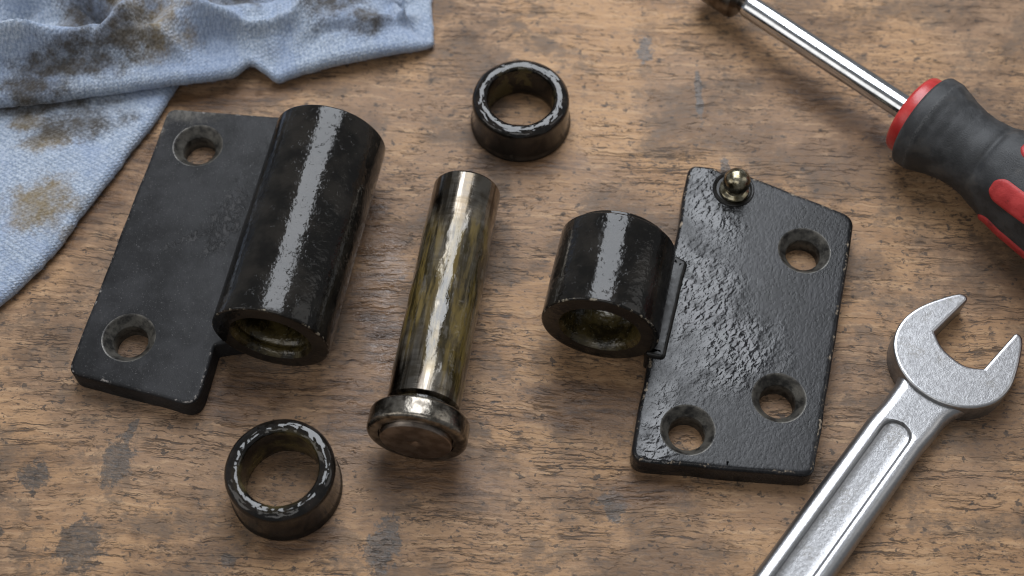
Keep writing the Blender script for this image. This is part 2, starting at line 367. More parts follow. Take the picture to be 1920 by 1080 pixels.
def mat_cloth():
    M = Mat('blue_knit_cloth'); u = M.uv(); p = M.vadd(M.coords(), (-85, 62, 0))
    uw = M.vadd(u, M.scale(M.vadd(M.noise(u, 0.35, 3, 0.6, out=1), (-0.5,)*3), (0.9, 0.9, 0)))
    s, t = M.sep(uw, 0), M.sep(uw, 1)
    col_ = M.math('ABSOLUTE', M.math('SINE', M.math('MULTIPLY', s, math.pi/1.15)))
    vee = M.math('ADD', M.math('MULTIPLY', t, 2*math.pi/0.95), M.math('MULTIPLY', M.math('SINE', M.math('MULTIPLY', s, 2*math.pi/1.15)), 1.3))
    row = M.math('ADD', M.math('MULTIPLY', M.math('SINE', vee), 0.5), 0.5)
    knit = M.math('MULTIPLY', M.math('POWER', col_, 0.6), M.math('ADD', M.math('MULTIPLY', row, 0.6), 0.4))
    fz = M.noise(p, 1.5, 5, 0.7)
    big = M.noise(p, 0.05, 4, 0.6)
    c = M.mix(M.ss(fz, 0.32, 0.68), (0.18, 0.225, 0.295), (0.41, 0.46, 0.535))
    c = M.mix(M.math('MULTIPLY', M.ss(big, 0.42, 0.62), 0.45), c, (0.20, 0.265, 0.41))
    c = M.mix(M.math('MULTIPLY', M.ss(knit, 0.34, 0.05), 0.5), c, (0.15, 0.20, 0.32))
    wp = M.math('ADD', M.math('MULTIPLY', M.math('SUBTRACT', M.noise(p, 0.16, 7, 0.72), 0.5), 2.9), M.math('MULTIPLY', M.math('SUBTRACT', fz, 0.5), 0.7))
    def place(lst): return M.blobs(p, lst, wp, (1.4, 0.35))
    dark = place([(-122, 80, 4, 3, 0), (-107, 70, 8, 8, 0.5), (-95, 63.5, 8, 5.5, 0.8), (-103, 57, 10, 4, 0.1), (-72, 79, 8, 6, 0), (-46, 79, 8, 8, 0), (-36, 73.5, 5, 4.5, -0.3), (-118, 50, 14, 4, 0.1),
                  (-108, 43.5, 12, 5.5, 0.25), (-112, 55, 12, 3, 0.1), (-85, 81, 5, 2.5, 0), (-125, 62, 3, 2, 0)])
    brown = place([(-89, 66, 9, 7, 0.3), (-97, 75, 7, 4, 0), (-112.6, 20, 8.5, 8.0, 0.4), (-113, 38, 7, 3, 0.2), (-119, 44, 4, 3, 0), (-104, 12, 3, 4, 0)])
    vary = M.ss(M.noise(p, 0.3, 5, 0.7), 0.3, 0.62)
    c = M.mix(M.math('MULTIPLY', brown, M.math('ADD', M.math('MULTIPLY', vary, 0.4), 0.5)), c, M.mix(fz, (0.09, 0.062, 0.025), (0.26, 0.195, 0.10)))
    c = M.mix(M.math('MULTIPLY', dark, M.math('ADD', M.math('MULTIPLY', vary, 0.4), 0.55)), c, M.mix(fz, (0.018, 0.0145, 0.011), (0.08, 0.066, 0.05)))
    h = M.math('ADD', M.math('MULTIPLY', knit, 0.75), M.math('MULTIPLY', fz, 0.8))
    return M.set(col=c, rough=0.92, normal=M.bump(h, 0.26, 0.9), spec=0.15, sheen=0.25, sheen_rough=0.5)

WOOD = mat_wood(); DULL = mat_dull_black(); OILY = mat_oily_barrel(); OILY2 = mat_oily_barrel(31.0); WRINK = mat_wrinkled_black()
SINK = mat_countersink(); BORE = mat_bore(); PIN = mat_pin(); PINFACE = mat_pin_face(); DSTEEL = mat_dark_steel()
CHROME = mat_chrome(); TIP = mat_tip(); WRENCH = mat_wrench(); RUBBER = mat_rubber(); RED = mat_red('glossy_red_plastic', 0.32, False); INLAY = mat_red('soft_red_inlay', 0.6, True)
PLAIN = mat_plain(); FIT = mat_fitting(); CLOTH = mat_cloth(); BUSH_A = mat_bushing('oily_black_bushing', 1); BUSH_B = mat_bushing('greasy_black_bushing', 2)

# ------------------------------------------------------------------ mesh helpers (all coordinates in millimetres)
def thing(name, loc, label, cat, group=None):
    o = bpy.data.objects.new(name, None); COL.objects.link(o)
    o.empty_display_size = 0.01; o.location = Vector(loc)*MM
    o['label'] = label; o['category'] = cat
    if group: o['group'] = group
    return o

def root_of(o):
    while o.parent: o = o.parent
    return o

def mesh(name, verts, faces, mat, parent=None, attrs=None, sharp=40, uv=None, loc=(0, 0, 0)):
    """verts are world millimetres; they become local to the thing's base"""
    if parent is not None: base = Vector(root_of(parent).location)
    else: base = Vector(loc)*MM
    me = bpy.data.meshes.new(name)
    me.from_pydata([Vector(v)*MM-base for v in verts], [], faces)
    for k, vals in (attrs or {}).items():
        a = me.attributes.new(k, 'FLOAT', 'POINT'); a.data.foreach_set('value', vals)
    if uv:
        l = me.uv_layers.new(name='UVMap')
        buf = []
        for lp in me.loops: buf.extend(uv[lp.vertex_index])
        l.data.foreach_set('uv', buf)
    bm = bmesh.new(); bm.from_mesh(me)
    bmesh.ops.recalc_face_normals(bm, faces=bm.faces); bm.to_mesh(me); bm.free()
    me.shade_smooth()
    if sharp: me.set_sharp_from_angle(angle=math.radians(sharp))
    me.materials.append(mat)
    o = bpy.data.objects.new(name, me); COL.objects.link(o)
    if parent is not None: o.parent = parent
    else: o.location = base
    return o

def smooth01(a, b, x):
    t = max(0.0, min(1.0, (x-a)/(b-a))); return t*t*(3-2*t)

def frame(axis):
    a = Vector(axis).normalized(); s = a.cross(Vector((0, 0, 1)))
    if s.length < 1e-4: s = Vector((1, 0, 0))
    s.normalize(); return a, s, s.cross(a)

def lathe(name, profile, c, axis, mat, parent, segs=96, closed=False, disp=None, edge=None, sharp=40, extra=None):
    """profile = [(radius, distance along axis)]; disp(theta, along, r) -> extra radius"""
    a, s, w = frame(axis); c = Vector(c); V, F, att = [], [], {'edge': []}
    if extra: att.update({k: [] for k in extra})
    n = len(profile)
    for i, (r, d) in enumerate(profile):
        for k in range(segs):
            t = 2*math.pi*k/segs
            rr = r + (disp(t, d, r) if disp and r > 0.01 else 0)
            V.append(c + a*d + s*(rr*math.cos(t)) + w*(rr*math.sin(t)))
            att['edge'].append(edge[i] if edge else 0.0)
            if extra:
                for kk, fn in extra.items(): att[kk].append(fn(t, d, r, i))
    for i in range(n if closed else n-1):
        j = (i+1) % n
        for k in range(segs):
            l = (k+1) % segs
            F.append((i*segs+k, i*segs+l, j*segs+l, j*segs+k))
    if not closed:
        if profile[0][0] > 0.01: F.append(tuple(range(segs)))
        if profile[-1][0] > 0.01: F.append(tuple(range((n-1)*segs, n*segs)))
    return mesh(name, V, F, mat, parent, att, sharp)

def round_poly(corners, seg=7):
    """corners = [(x, y, radius)] counter-clockwise -> outline with rounded corners"""
    out = []; n = len(corners)
    for i, (x, y, r) in enumerate(corners):
        p = Vector((x, y)); a = Vector(corners[i-1][:2]); b = Vector(corners[(i+1) % n][:2])
        if r <= 0: out.append(p); continue
        u = (a-p).normalized(); v = (b-p).normalized()
        ang = math.acos(max(-1, min(1, u.dot(v))))
        d = min(r/math.tan(ang/2), 0.48*(a-p).length, 0.48*(b-p).length)
        p0, p1 = p+u*d, p+v*d
        for k in range(seg+1):
            t = k/seg
            out.append(p0*(1-t)**2 + p*2*t*(1-t) + p1*t*t)
    return out

def ccw(pts):
    s = sum(pts[i-1].x*pts[i].y - pts[i].x*pts[i-1].y for i in range(len(pts)))
    return pts if s > 0 else pts[::-1]

def inset(pts, d):
    out = []; n = len(pts)
    for i in range(n):
        e0 = (pts[i]-pts[i-1]); e1 = (pts[(i+1) % n]-pts[i])
        if e0.length < 1e-6: e0 = e1
        if e1.length < 1e-6: e1 = e0
        n0 = Vector((-e0.y, e0.x)).normalized(); n1 = Vector((-e1.y, e1.x)).normalized()
        m = n0+n1
        if m.length < 1e-6: m = n0
        m.normalize()
        out.append(pts[i] + m*(d/max(0.8, m.dot(n0))))
    return out

def resample(pts, step):
    out = []
    n = len(pts)
    for i in range(n):
        a, b = pts[i], pts[(i+1) % n]; k = max(1, int(round((b-a).length/step)))
        for j in range(k): out.append(a.lerp(b, j/k))
    return out

def plate(name, outline, z0, z1, bev, mat, parent, holes=(), wob=0.0, seed=0.0, sharp=35, flat=(0.45, 1.0)):
    """a bevelled plate; holes = [(x, y, countersink radius, hole radius)], open right through"""
    pts = ccw(outline)
    if wob:
        pts = [p + Vector((mnoise.noise(Vector((p.x*.12, p.y*.12, seed))), mnoise.noise(Vector((p.x*.12, p.y*.12, seed+7)))))*wob for p in pts]
    loops = [(bev*0.5, z0, 0.0), (0, z0+bev*0.5, 0.0), (0, z1-bev, 0.25)]
    S = 5
    for k in range(1, S+1):
        t = k/S*math.pi/2
        loops.append((bev*(1-math.cos(t)), z1-bev+bev*math.sin(t), (0.5, 0.8, 1.0, 1.0, 0.8)[k-1]))
    loops.append((bev+flat[0], z1, 0.55)); loops.append((bev+flat[1], z1, 0.0))
    n = len(pts); V, F, E = [], [], []
    for d, z, e in loops:
        for q in inset(pts, d): V.append((q.x, q.y, z)); E.append(e)
    for i in range(len(loops)-1):
        for k in range(n):
            l = (k+1) % n; F.append((i*n+k, i*n+l, (i+1)*n+l, (i+1)*n+k))
    bm = bmesh.new(); lay = bm.verts.layers.float.new('edge')
    bv = [bm.verts.new(v) for v in V]
    for f in F: bm.faces.new([bv[i] for i in f])
    for v, e in zip(bv, E): v[lay] = e
    H = 56
    for (zi, off) in ((z1, (len(loops)-1)*n), (z0, 0)):
        es = []
        ring = bv[off:off+n]
        for k in range(n):
            ed = bm.edges.get((ring[k], ring[(k+1) % n])); es.append(ed)
        for (hx, hy, rc, rh) in holes:
            r = rc+0.35 if zi == z1 else rh
            hv = [bm.verts.new((hx+r*math.cos(2*math.pi*k/H), hy+r*math.sin(2*math.pi*k/H), zi)) for k in range(H)]
            for v in hv: v[lay] = 0.35 if zi == z1 else 0
            es += [bm.edges.new((hv[k], hv[(k+1) % H])) for k in range(H)]
        bmesh.ops.triangle_fill(bm, edges=es, use_beauty=True, use_dissolve=False)
    me = bpy.data.meshes.new(name); 
    base = Vector(root_of(parent).location)/MM
    bmesh.ops.recalc_face_normals(bm, faces=bm.faces)
    bmesh.ops.translate(bm, verts=bm.verts, vec=-base)
    bmesh.ops.scale(bm, verts=bm.verts, vec=(MM, MM, MM))
    bm.to_mesh(me); bm.free()
    me.shade_smooth(); me.set_sharp_from_angle(angle=math.radians(sharp)); me.materials.append(mat)
    o = bpy.data.objects.new(name, me); COL.objects.link(o); o.parent = parent
    for (hx, hy, rc, rh) in holes:
        zc = z1-(rc-rh)*1.15
        hole_wall(hx, hy, rc, rh, z0, z1, zc, o, H)
    return o

def hole_wall(hx, hy, rc, rh, z0, z1, zc, parent, H):
    prof = [(rc+0.35, z1), (rc+0.12, z1-0.04), (rc-0.12, z1-0.26), (rh+0.12, zc), (rh, zc-0.15), (rh, z0)]
    V, F = [], []
    for r, z in prof:
        for k in range(H):
            t = 2*math.pi*k/H; V.append((hx+r*math.cos(t), hy+r*math.sin(t), z))
    for i in range(len(prof)-1):
        for k in range(H):
            l = (k+1) % H; F.append((i*H+k, (i+1)*H+k, (i+1)*H+l, i*H+l))
    return mesh('countersunk_hole', V, F, SINK, parent, None, 50)

def tube(name, c, axis, R, r, L, mat, parent, chamfer=0.9, bev=0.55, segs=128, seed=0.0, grooves=1):
    """open barrel: bevelled outer wall, end faces, chamfered bore"""
    P, E = [], []
    def add(rr, d, e=0.0): P.append((rr, d)); E.append(e)
    add(r+chamfer, 0.0, 0.5); add(R-bev-0.5, 0.0, 0.3)
    for k in range(5):
        t = k/4*math.pi/2; add(R-bev+bev*math.sin(t), bev-bev*math.cos(t), (0.6, 1, 1, 1, 0.6)[k])
    m = 14
    for k in range(1, m): add(R, bev+(L-2*bev)*k/m, 0.35 if k == 1 else 0.0)
    for k in range(5):
        t = k/4*math.pi/2; add(R-bev+bev*math.cos(t), L-bev+bev*math.sin(t), (0.3, .7, .8, .7, 0.3)[k])
    add(r+chamfer, L, 0.2)
    dsp = lambda t, d, rr: (0.10*mnoise.noise(Vector((math.cos(t)*1.5, math.sin(t)*1.5, d*0.06+seed))) if rr > R-bev-0.1 else 0)
    a, s, w = frame(axis); c = Vector(c); V, F, A = [], [], []
    for i, (rr, d) in enumerate(P):
        for k in range(segs):
            t = 2*math.pi*k/segs; q = rr+dsp(t, d, rr)
            V.append(c+a*d+s*(q*math.cos(t))+w*(q*math.sin(t))); A.append(E[i])
    for i in range(len(P)-1):
        for k in range(segs):
            l = (k+1) % segs; F.append((i*segs+k, i*segs+l, (i+1)*segs+l, (i+1)*segs+k))
    o = mesh(name, V, F, mat, parent, {'edge': A}, 35)
    BP = [(r+chamfer, 0.0), (r+chamfer*0.2, chamfer*0.9), (r, chamfer*1.2)]
    z = chamfer*1.2
    for k in range(grooves):                # shallow tool grooves near the mouth
        BP += [(r, z+1.0), (r+0.35, z+1.3), (r+0.35, z+1.7), (r, z+2.0)]; z += 2.0
    BP += [(r-0.35, z+2.5), (r-0.35, L-3), (r, L-2.5), (r+chamfer, L)]
    V, F = [], []
    for (rr, d) in BP:
        for k in range(segs):
            t = 2*math.pi*k/segs
            q = rr + 0.16*mnoise.noise(Vector((math.cos(t)*2.2, math.sin(t)*2.2, d*0.25+seed+3)))*(0 if d in (0.0, L) else 1)
            V.append(c+a*d+s*(q*math.cos(t))+w*(q*math.sin(t)))
    for i in range(len(BP)-1):
        for k in range(segs):
            l = (k+1) % segs; F.append((i*segs+k, (i+1)*segs+k, (i+1)*segs+l, i*segs+l))
    mesh('bore', V, F, BORE, o, None, 45)
    return o

# ------------------------------------------------------------------ the bench surface
def bench():
    W, Hh, T = 420.0, 330.0, 28.0
    pts = round_poly([(-W, -Hh, 6), (W, -Hh, 6), (W, Hh, 6), (-W, Hh, 6)])
    V, F = [], []
    loops = [(2, -T), (0, -T+2), (0, -2.5), (0.8, -0.8), (2.5, 0)]
    n = len(pts)
    for d, z in loops:
        for q in inset(pts, d): V.append((q.x, q.y, z))
    for i in range(len(loops)-1):
        for k in range(n):
            l = (k+1) % n; F.append((i*n+k, i*n+l, (i+1)*n+l, (i+1)*n+k))
    F.append(tuple(range((len(loops)-1)*n, len(loops)*n))); F.append(tuple(range(n)))
    o = mesh('workbench_top', V, F, WOOD, None, None, 30)
    o['kind'] = 'structure'
    return o
bench()

# ------------------------------------------------------------------ hinge leaf with the long barrel
def fillet(name, p0, p1, h, wdt, side, mat, parent, seed):
    """weld bead: a rough concave strip between plate and barrel"""
    p0, p1 = Vector(p0), Vector(p1); d = (p1-p0); L = d.length; d.normalize(); s = Vector((d.y, -d.x, 0))*side
    V, F = [], []; n = int(L/0.5); m = 7
    for i in range(n+1):
        for k in range(m):
            t = k/(m-1)
            j = 0.35*mnoise.noise(Vector((i*0.16, t*2, seed)))
            x = wdt*(1-t)**1.6*(1+0.15*j) ; z = h*t**1.9 + 0.10*j*(4*t*(1-t)) - 0.08*(1 if k == 0 else 0)
            V.append(p0+d*(L*i/n)+s*x+Vector((0, 0, z)))
    for i in range(n):
        for k in range(m-1):
            F.append((i*m+k, i*m+k+1, (i+1)*m+k+1, (i+1)*m+k))
    b = len(V); V.append(p0); V.append(p1)
    for k in range(m-1):
        F.append((b, k, k+1)); F.append((b+1, n*m+k+1, n*m+k))
    return mesh(name, V, F, mat, parent, None, 60)

LB = Vector((-78, 8, 0))
leaf = thing('hinge_leaf', LB, 'dull black hinge leaf with a long glossy barrel and two holes, beside the rag', 'hinge leaf', 'two halves of the taken-apart hinge')
lax = Vector((math.sin(math.radians(10.6)), math.cos(math.radians(10.6)), 0))
lc = Vector((-52.9, -20.1, 13.3))
plate('plate', resample(round_poly([(-84.6, 46.9, 2.6), (-98.7, -25.0, 3.2), (-69.0, -33.3, 3.6), (-66.6, -18.2, 1.0), (-61.1, -17.6, 0.3), (-51.5, 34.5, 0), (-54.2, 44.4, 1.0)]), 2.0), 0.0, 6.5, 0.75, DULL, leaf,
      [(-76.2, 35.9, 5.75, 3.9), (-86.1, -16.3, 5.75, 3.9)], wob=0.25, seed=2.0)
tube('barrel', lc, lax, 13.2, 8.3, 54.4, OILY, leaf, seed=1.0)
f0 = lc - Vector((lax.y, -lax.x, 0))*10.9
fillet('weld_bead', (f0.x+lax.x*0.7, f0.y+lax.y*0.7, 6.45), (f0.x+lax.x*53.6, f0.y+lax.y*53.6, 6.45), 2.6, 2.1, -1, PLAIN, leaf, 4.0)

# ------------------------------------------------------------------ hinge leaf with the short barrel
RB = Vector((52, -8, 0))
leaf2 = thing('hinge_leaf', RB, 'wrinkled black hinge leaf with a short barrel, three holes and a grease nipple', 'hinge leaf', 'two halves of the taken-apart hinge')
nip = Vector((52.7, 23.2, 6.5))
arc = [(nip.x+5.9*math.cos(math.radians(t)), nip.y+5.9*math.sin(math.radians(t)), 0) for t in range(52, 124, 9)]
outl = [(42.4, 30.6, 3.0), (38.4, 9.5, 0), (30.0, -22.5, 0), (25.2, -46.2, 3.4), (46, -48.0, 4), (64.4, -49.6, 3.4), (80.9, 15.6, 4.0), (57.6, 26.9, 1.0)] + arc + [(48.6, 29.9, 0.8)]
plate('plate', resample(round_poly(outl), 2.0), 0.0, 6.6, 1.05, WRINK, leaf2, [(67.9, 6.3, 5.8, 4.0), (58.6, -31.2, 5.7, 4.0), (38.1, -38.8, 5.7, 4.0)], wob=0.3, seed=9.0)
rax = Vector((math.sin(math.radians(12.8)), math.cos(math.radians(12.8)), 0))
rc_ = Vector((19.2, -18.0, 13.3))
br2 = tube('barrel', rc_, rax, 13.2, 8.3, 22.7, OILY2, leaf2, seed=5.0, grooves=0)
bc = rc_+rax*22.5
lathe('back_boss', [(8.6, 0), (11.4, 0), (11.4, 1.6), (11.0, 2.0), (9.2, 2.0), (8.6, 1.5)], bc, rax, OILY2, br2, 72, closed=True, sharp=30)
# the rib that ties the barrel to the plate
rib0 = round_poly([(29.6, -21.2, 0.8), (33.9, -22.2, 1.4), (40.6, 2.9, 1.4), (38.0, 4.6, 1.0), (33.2, 3.4, 0.4)])
plate('rib', resample(rib0, 1.0), 0.4, 7.6, 0.8, PLAIN, leaf2, wob=0.3, seed=3.0)
# grease nipple: seat, hexagonal foot, neck, ball and button
seat = lathe('nipple_seat', [(5.0, 0.02), (4.95, 0.35), (4.7, 0.5), (4.3, 0.42), (4.0, 0.12), (0, 0.05)], nip, (0, 0, 1), PLAIN, leaf2, 64, sharp=40)
lean = Vector((0.03, 0.02, 1))
ball = [(2.35+0.0, 1.75), (2.3, 2.0)] + [(3.25*math.cos(u), 4.3+3.1*math.sin(u)) for u in [math.radians(-46+k*8.2) for k in range(14)]]
fit = lathe('grease_nipple', [(0, 0.0), (3.5, 0.0), (3.6, 0.3), (3.6, 0.9), (3.3, 1.25), (2.7, 1.45)] + ball + [(1.15, ball[-1][1]+0.12), (0.9, ball[-1][1]+0.22), (0, ball[-1][1]+0.25)],
            nip+Vector((0.15, -0.3, -0.4)), lean, FIT, leaf2, 72, sharp=60)

# ------------------------------------------------------------------ hinge pin
def pin():
    az = math.radians(8.6); r, Rh, L = 7.95, 10.93, 66.1
    t = thing('hinge_pin', (-15.5, -10, 0), 'greased steel hinge pin with a wide round head, lying between the two hinge leaves', 'hinge pin')
    a = Vector((math.sin(az), math.cos(az), -(Rh-r)/L)).normalized(); c = Vector((-20.4, -42.9, Rh+0.02))
    n = 150; prof = [(r-1.1, 7.5), (r-0.5, 7.7), (r, 8.1)] + [(r, 8.4+(L-8.4-0.8)*k/n) for k in range(n+1)] + [(r-0.12, L-0.5), (r-0.35, L-0.2), (r-0.7, L), (0, L)]
    def gm(th, d):
        x, y = math.cos(th)*1.3, math.sin(th)*1.3
        f = mnoise.fractal(Vector((x*1.6, y*1.6, d*0.05)), 1.0, 2.0, 5)*0.55
        rise = smooth01(8, 22, d+9*f+5*math.sin(th*2)); fall = 1-smooth01(49, 57, d+8*f+2.5*math.cos(th*3+1))
        k = rise*fall
        return max(0.0, min(1.0, k*(0.95+0.8*f)))
    def dsp(th, d, rr):
        g = gm(th, d)
        return g*(0.16+0.16*mnoise.noise(Vector((math.cos(th)*3.5, math.sin(th)*3.5, d*0.22)))) if d < L-1 else 0
    lathe('shank', prof, c, a, PIN, t, 200, disp=dsp, sharp=40, extra={'grease': lambda th, d, rr, i: gm(th, d), 'axial': lambda th, d, rr, i: d, 'theta': lambda th, d, rr, i: abs(th-math.pi)*r})
    lathe('neck', [(6.9, 4.8), (6.75, 5.6), (6.75, 7.6), (6.9, 8.2)], c, a, BORE, t, 96)
    hp = [(8.1, 0.5), (8.3, 0.05), (8.6, 0.0), (9.6, 0.0), (10.2, 0.05), (10.65, 0.3), (10.88, 0.7), (Rh, 1.1), (Rh, 4.3), (10.8, 4.75), (10.5, 5.1), (10.0, 5.25), (8.8, 5.3), (6.5, 5.3)]
    lathe('head', hp, c, a, DSTEEL, t, 128, sharp=50)
    lathe('head_face', [(8.15, 0.55), (8.0, 0.6), (7.9, 0.45), (7.8, -0.55), (7.6, -0.75), (5.2, -0.78), (2.6, -0.78), (0.9, -0.76), (0.5, -0.55), (0, -0.4)], c, a, PINFACE, t, 96, sharp=35, extra={'radial': lambda th, d, rr, i: rr})
pin()

# ------------------------------------------------------------------ bushings
def bushing(x, y, R, Rb, ri, h, mat, label):
    t = thing('bushing', (x, y, 0), label, 'bushing', 'pair of black bushings')
    P, E, I = [], [], []
    def add(r, z, e, i): P.append((r, z)); E.append(e); I.append(i)
    b = 1.5
    add(Rb-0.5, 0.0, 0, 0); add(Rb, 0.35, 0.2, 0); add(Rb, 1.0, 0.2, 0); add(R+0.25*(Rb-R)+0.05, 1.5, 0, 0)
    for k in range(1, 6): add(R+(Rb-R)*0.25*(1-k/6), 1.5+(h-b-1.5)*k/6, 0, 0)
    for k in range(7):
        u = k/6*math.pi/2; add(R-b+b*math.cos(u), h-b+b*math.sin(u), 0.15+0.75*smooth01(2, 6, k), 0)
    w = (R-b)-ri-0.9
    for k in range(1, 6): add(R-b-w*k/6, h+0.10*math.sin(k/6*math.pi), 1, 0.25)
    for k in range(5):
        u = k/4*math.pi/2; add(ri+0.9-0.9*math.sin(u), h-0.9+0.9*math.cos(u), 1-0.2*k, 0.4+0.15*k)
    for k in range(1, 9): add(ri+0.02*k, h-0.9-(h-0.9-0.3)*k/9, 0.2, 1)
    add(ri+0.3, 0.3, 0.1, 1); add(ri+0.6, 0.0, 0, 1)
    def dsp(th, z, r):
        return 0.11*mnoise.noise(Vector((math.cos(th)*2.5+x, math.sin(th)*2.5, z*0.3))) + (0.07*mnoise.noise(Vector((math.cos(th)*7+x, math.sin(th)*7, r))) if z > h-0.5 else 0)
    lathe('ring_body', P, (x, y, 0.02), (0, 0, 1), mat, t, 160, closed=True, disp=dsp, edge=E, extra={'inner': lambda th, z, r, i: I[i], 'pa': lambda th, z, r, i: math.cos(th)*3.6+x, 'pb': lambda th, z, r, i: math.sin(th)*3.6, 'pc': lambda th, z, r, i: r*0.62+z*0.3}, sharp=50)
bushing(2.15, 47.7, 11.9, 12.5, 8.15, 10.4, BUSH_A, 'glossy black bushing standing alone at the back, above the hinge pin')
bushing(-48.9, -49.6, 11.75, 12.2, 8.15, 11.4, BUSH_B, 'glossy black bushing with olive grease inside, in front of the long-barrelled hinge leaf')

# ------------------------------------------------------------------ screwdriver
def screwdriver():
    A = Vector((98.2, 39.4, 12.6)); P0 = Vector((60.2, 77.2, 9.2))
    ax = (A-P0).normalized()
    t = thing('screwdriver', (98, 39, 0), 'screwdriver with a polished steel shaft and charcoal and red handle, lying at the upper right', 'screwdriver')
    _, s, w = frame(ax)
    LS = (A-P0).length
    lathe('shaft', [(0, -LS-3.0), (1.9, -LS-3.0), (2.1, -LS-2.0), (3.0, -LS+0.2), (3.06, -LS+0.7), (3.06, -LS+14), (3.06, -LS+30), (3.06, 0.5)], A, ax, CHROME, t, 96, sharp=50)
    lathe('socket_tip', [(0, -LS-15), (4.9, -LS-15), (5.3, -LS-14.2), (5.35, -LS-3.6), (5.0, -LS-2.8), (3.6, -LS-2.3), (1.6, -LS-2.2)], A, ax, TIP, t, 72, sharp=40)
    lathe('collar', [(2.9, -3.3), (8.8, -3.3), (9.5, -3.0), (9.9, -2.3), (10.0, -0.8), (10.0, 0.4)], A, ax, RED, t, 96, sharp=50)
    key = [(0, 10.9), (0.35, 11.5), (0.9, 11.8), (3.6, 11.85), (4.1, 11.7), (6, 11.05), (9, 10.1), (12, 9.5), (15, 9.3), (18, 9.6), (22, 10.6), (26, 11.6), (32, 12.6), (40, 13.4), (52, 13.9), (70, 13.6), (85, 13.0), (95, 12.4), (99, 11.0), (101, 8.0)]
    def rad(d):
        for (a0, r0), (a1, r1) in zip(key, key[1:]):
            if d <= a1: 
                u = (d-a0)/(a1-a0); return r0+(r1-r0)*(u*u*(3-2*u)*0.35+u*0.65)
        return key[-1][1]
    def shape(th, d):
        r = rad(d)
        lob = smooth01(17, 30, d)*(1-smooth01(90, 98, d))
        k = math.cos(6*(th-TH0))
        r += lob*(-0.15+0.38*k)
        # scallop of the thumb rest beyond the crease
        r -= 0.55*math.exp(-((d-19.5)/1.0)**2)*smooth01(0.2, 0.9, math.cos(th-TH1))
        r += 0.12*math.exp(-((th-TH2)/0.03)**2)*smooth01(3.5, 6, d)*(1-smooth01(18, 24, d))
        return r
    TH0, TH1, TH2 = math.radians(93), math.radians(75), math.radians(152)
    n = 190; segs = 220; V, F, E = [], [], []
    ds = [k/n*44 for k in range(n)] + [44+57*k/40 for k in range(41)]
    for d in ds:
        for k in range(segs):
            th = 2*math.pi*k/segs; r = shape(th, d)
            V.append(A+ax*d+s*(r*math.cos(th))+w*(r*math.sin(th)))
            E.append(math.exp(-((d-3.8)/0.35)**2)+0.8*math.exp(-((th-TH2)/0.04)**2)*smooth01(3.5, 6, d)*(1-smooth01(18, 24, d)))
    m = len(ds)
    for i in range(m-1):
        for k in range(segs):
            l = (k+1) % segs; F.append((i*segs+k, i*segs+l, (i+1)*segs+l, (i+1)*segs+k))
    F.append(tuple(range(segs))); F.append(tuple(range((m-1)*segs, m*segs)))
    h = mesh('handle', V, F, RUBBER, t, {'edge': E}, 50)
    # red inlays: pads that follow the handle's surface
    def inlay(d0, d1, th, half):
        V, F, E = [], [], []; NU, NV = 60, 16
        for i in range(NU+1):
            d = d0+(d1-d0)*(i/NU)**1.5
            hw = half*math.sqrt(max(0.0, 1-max(0.0, (half-(d-d0))/half)**2))*math.sqrt(max(0.0, 1-max(0.0, (half-(d1-d))/half)**2))
            hw = max(hw, 0.02)
            for j in range(NV+1):
                v = -1+2*j/NV; tt = th + v*hw/rad(d)
                ed = min(hw*(1-abs(v)), d-d0, d1-d)
                up = -0.25+0.62*smooth01(0, 0.55, ed)-0.12*smooth01(0.8, 2.2, ed)
                r = shape(tt, d)+up
                V.append(A+ax*d+s*(r*math.cos(tt))+w*(r*math.sin(tt))); E.append(1-smooth01(0.2, 0.9, ed))
        for i in range(NU):
            for j in range(NV):
                F.append((i*(NV+1)+j, (i+1)*(NV+1)+j, (i+1)*(NV+1)+j+1, i*(NV+1)+j+1))
        mesh('inlay', V, F, INLAY, h, {'edge': E}, 60)
    for k in range(6):
        inlay(24.6, 84, TH0+k*math.pi/3+INOFF, 3.3)
INOFF = 0.0
screwdriver()

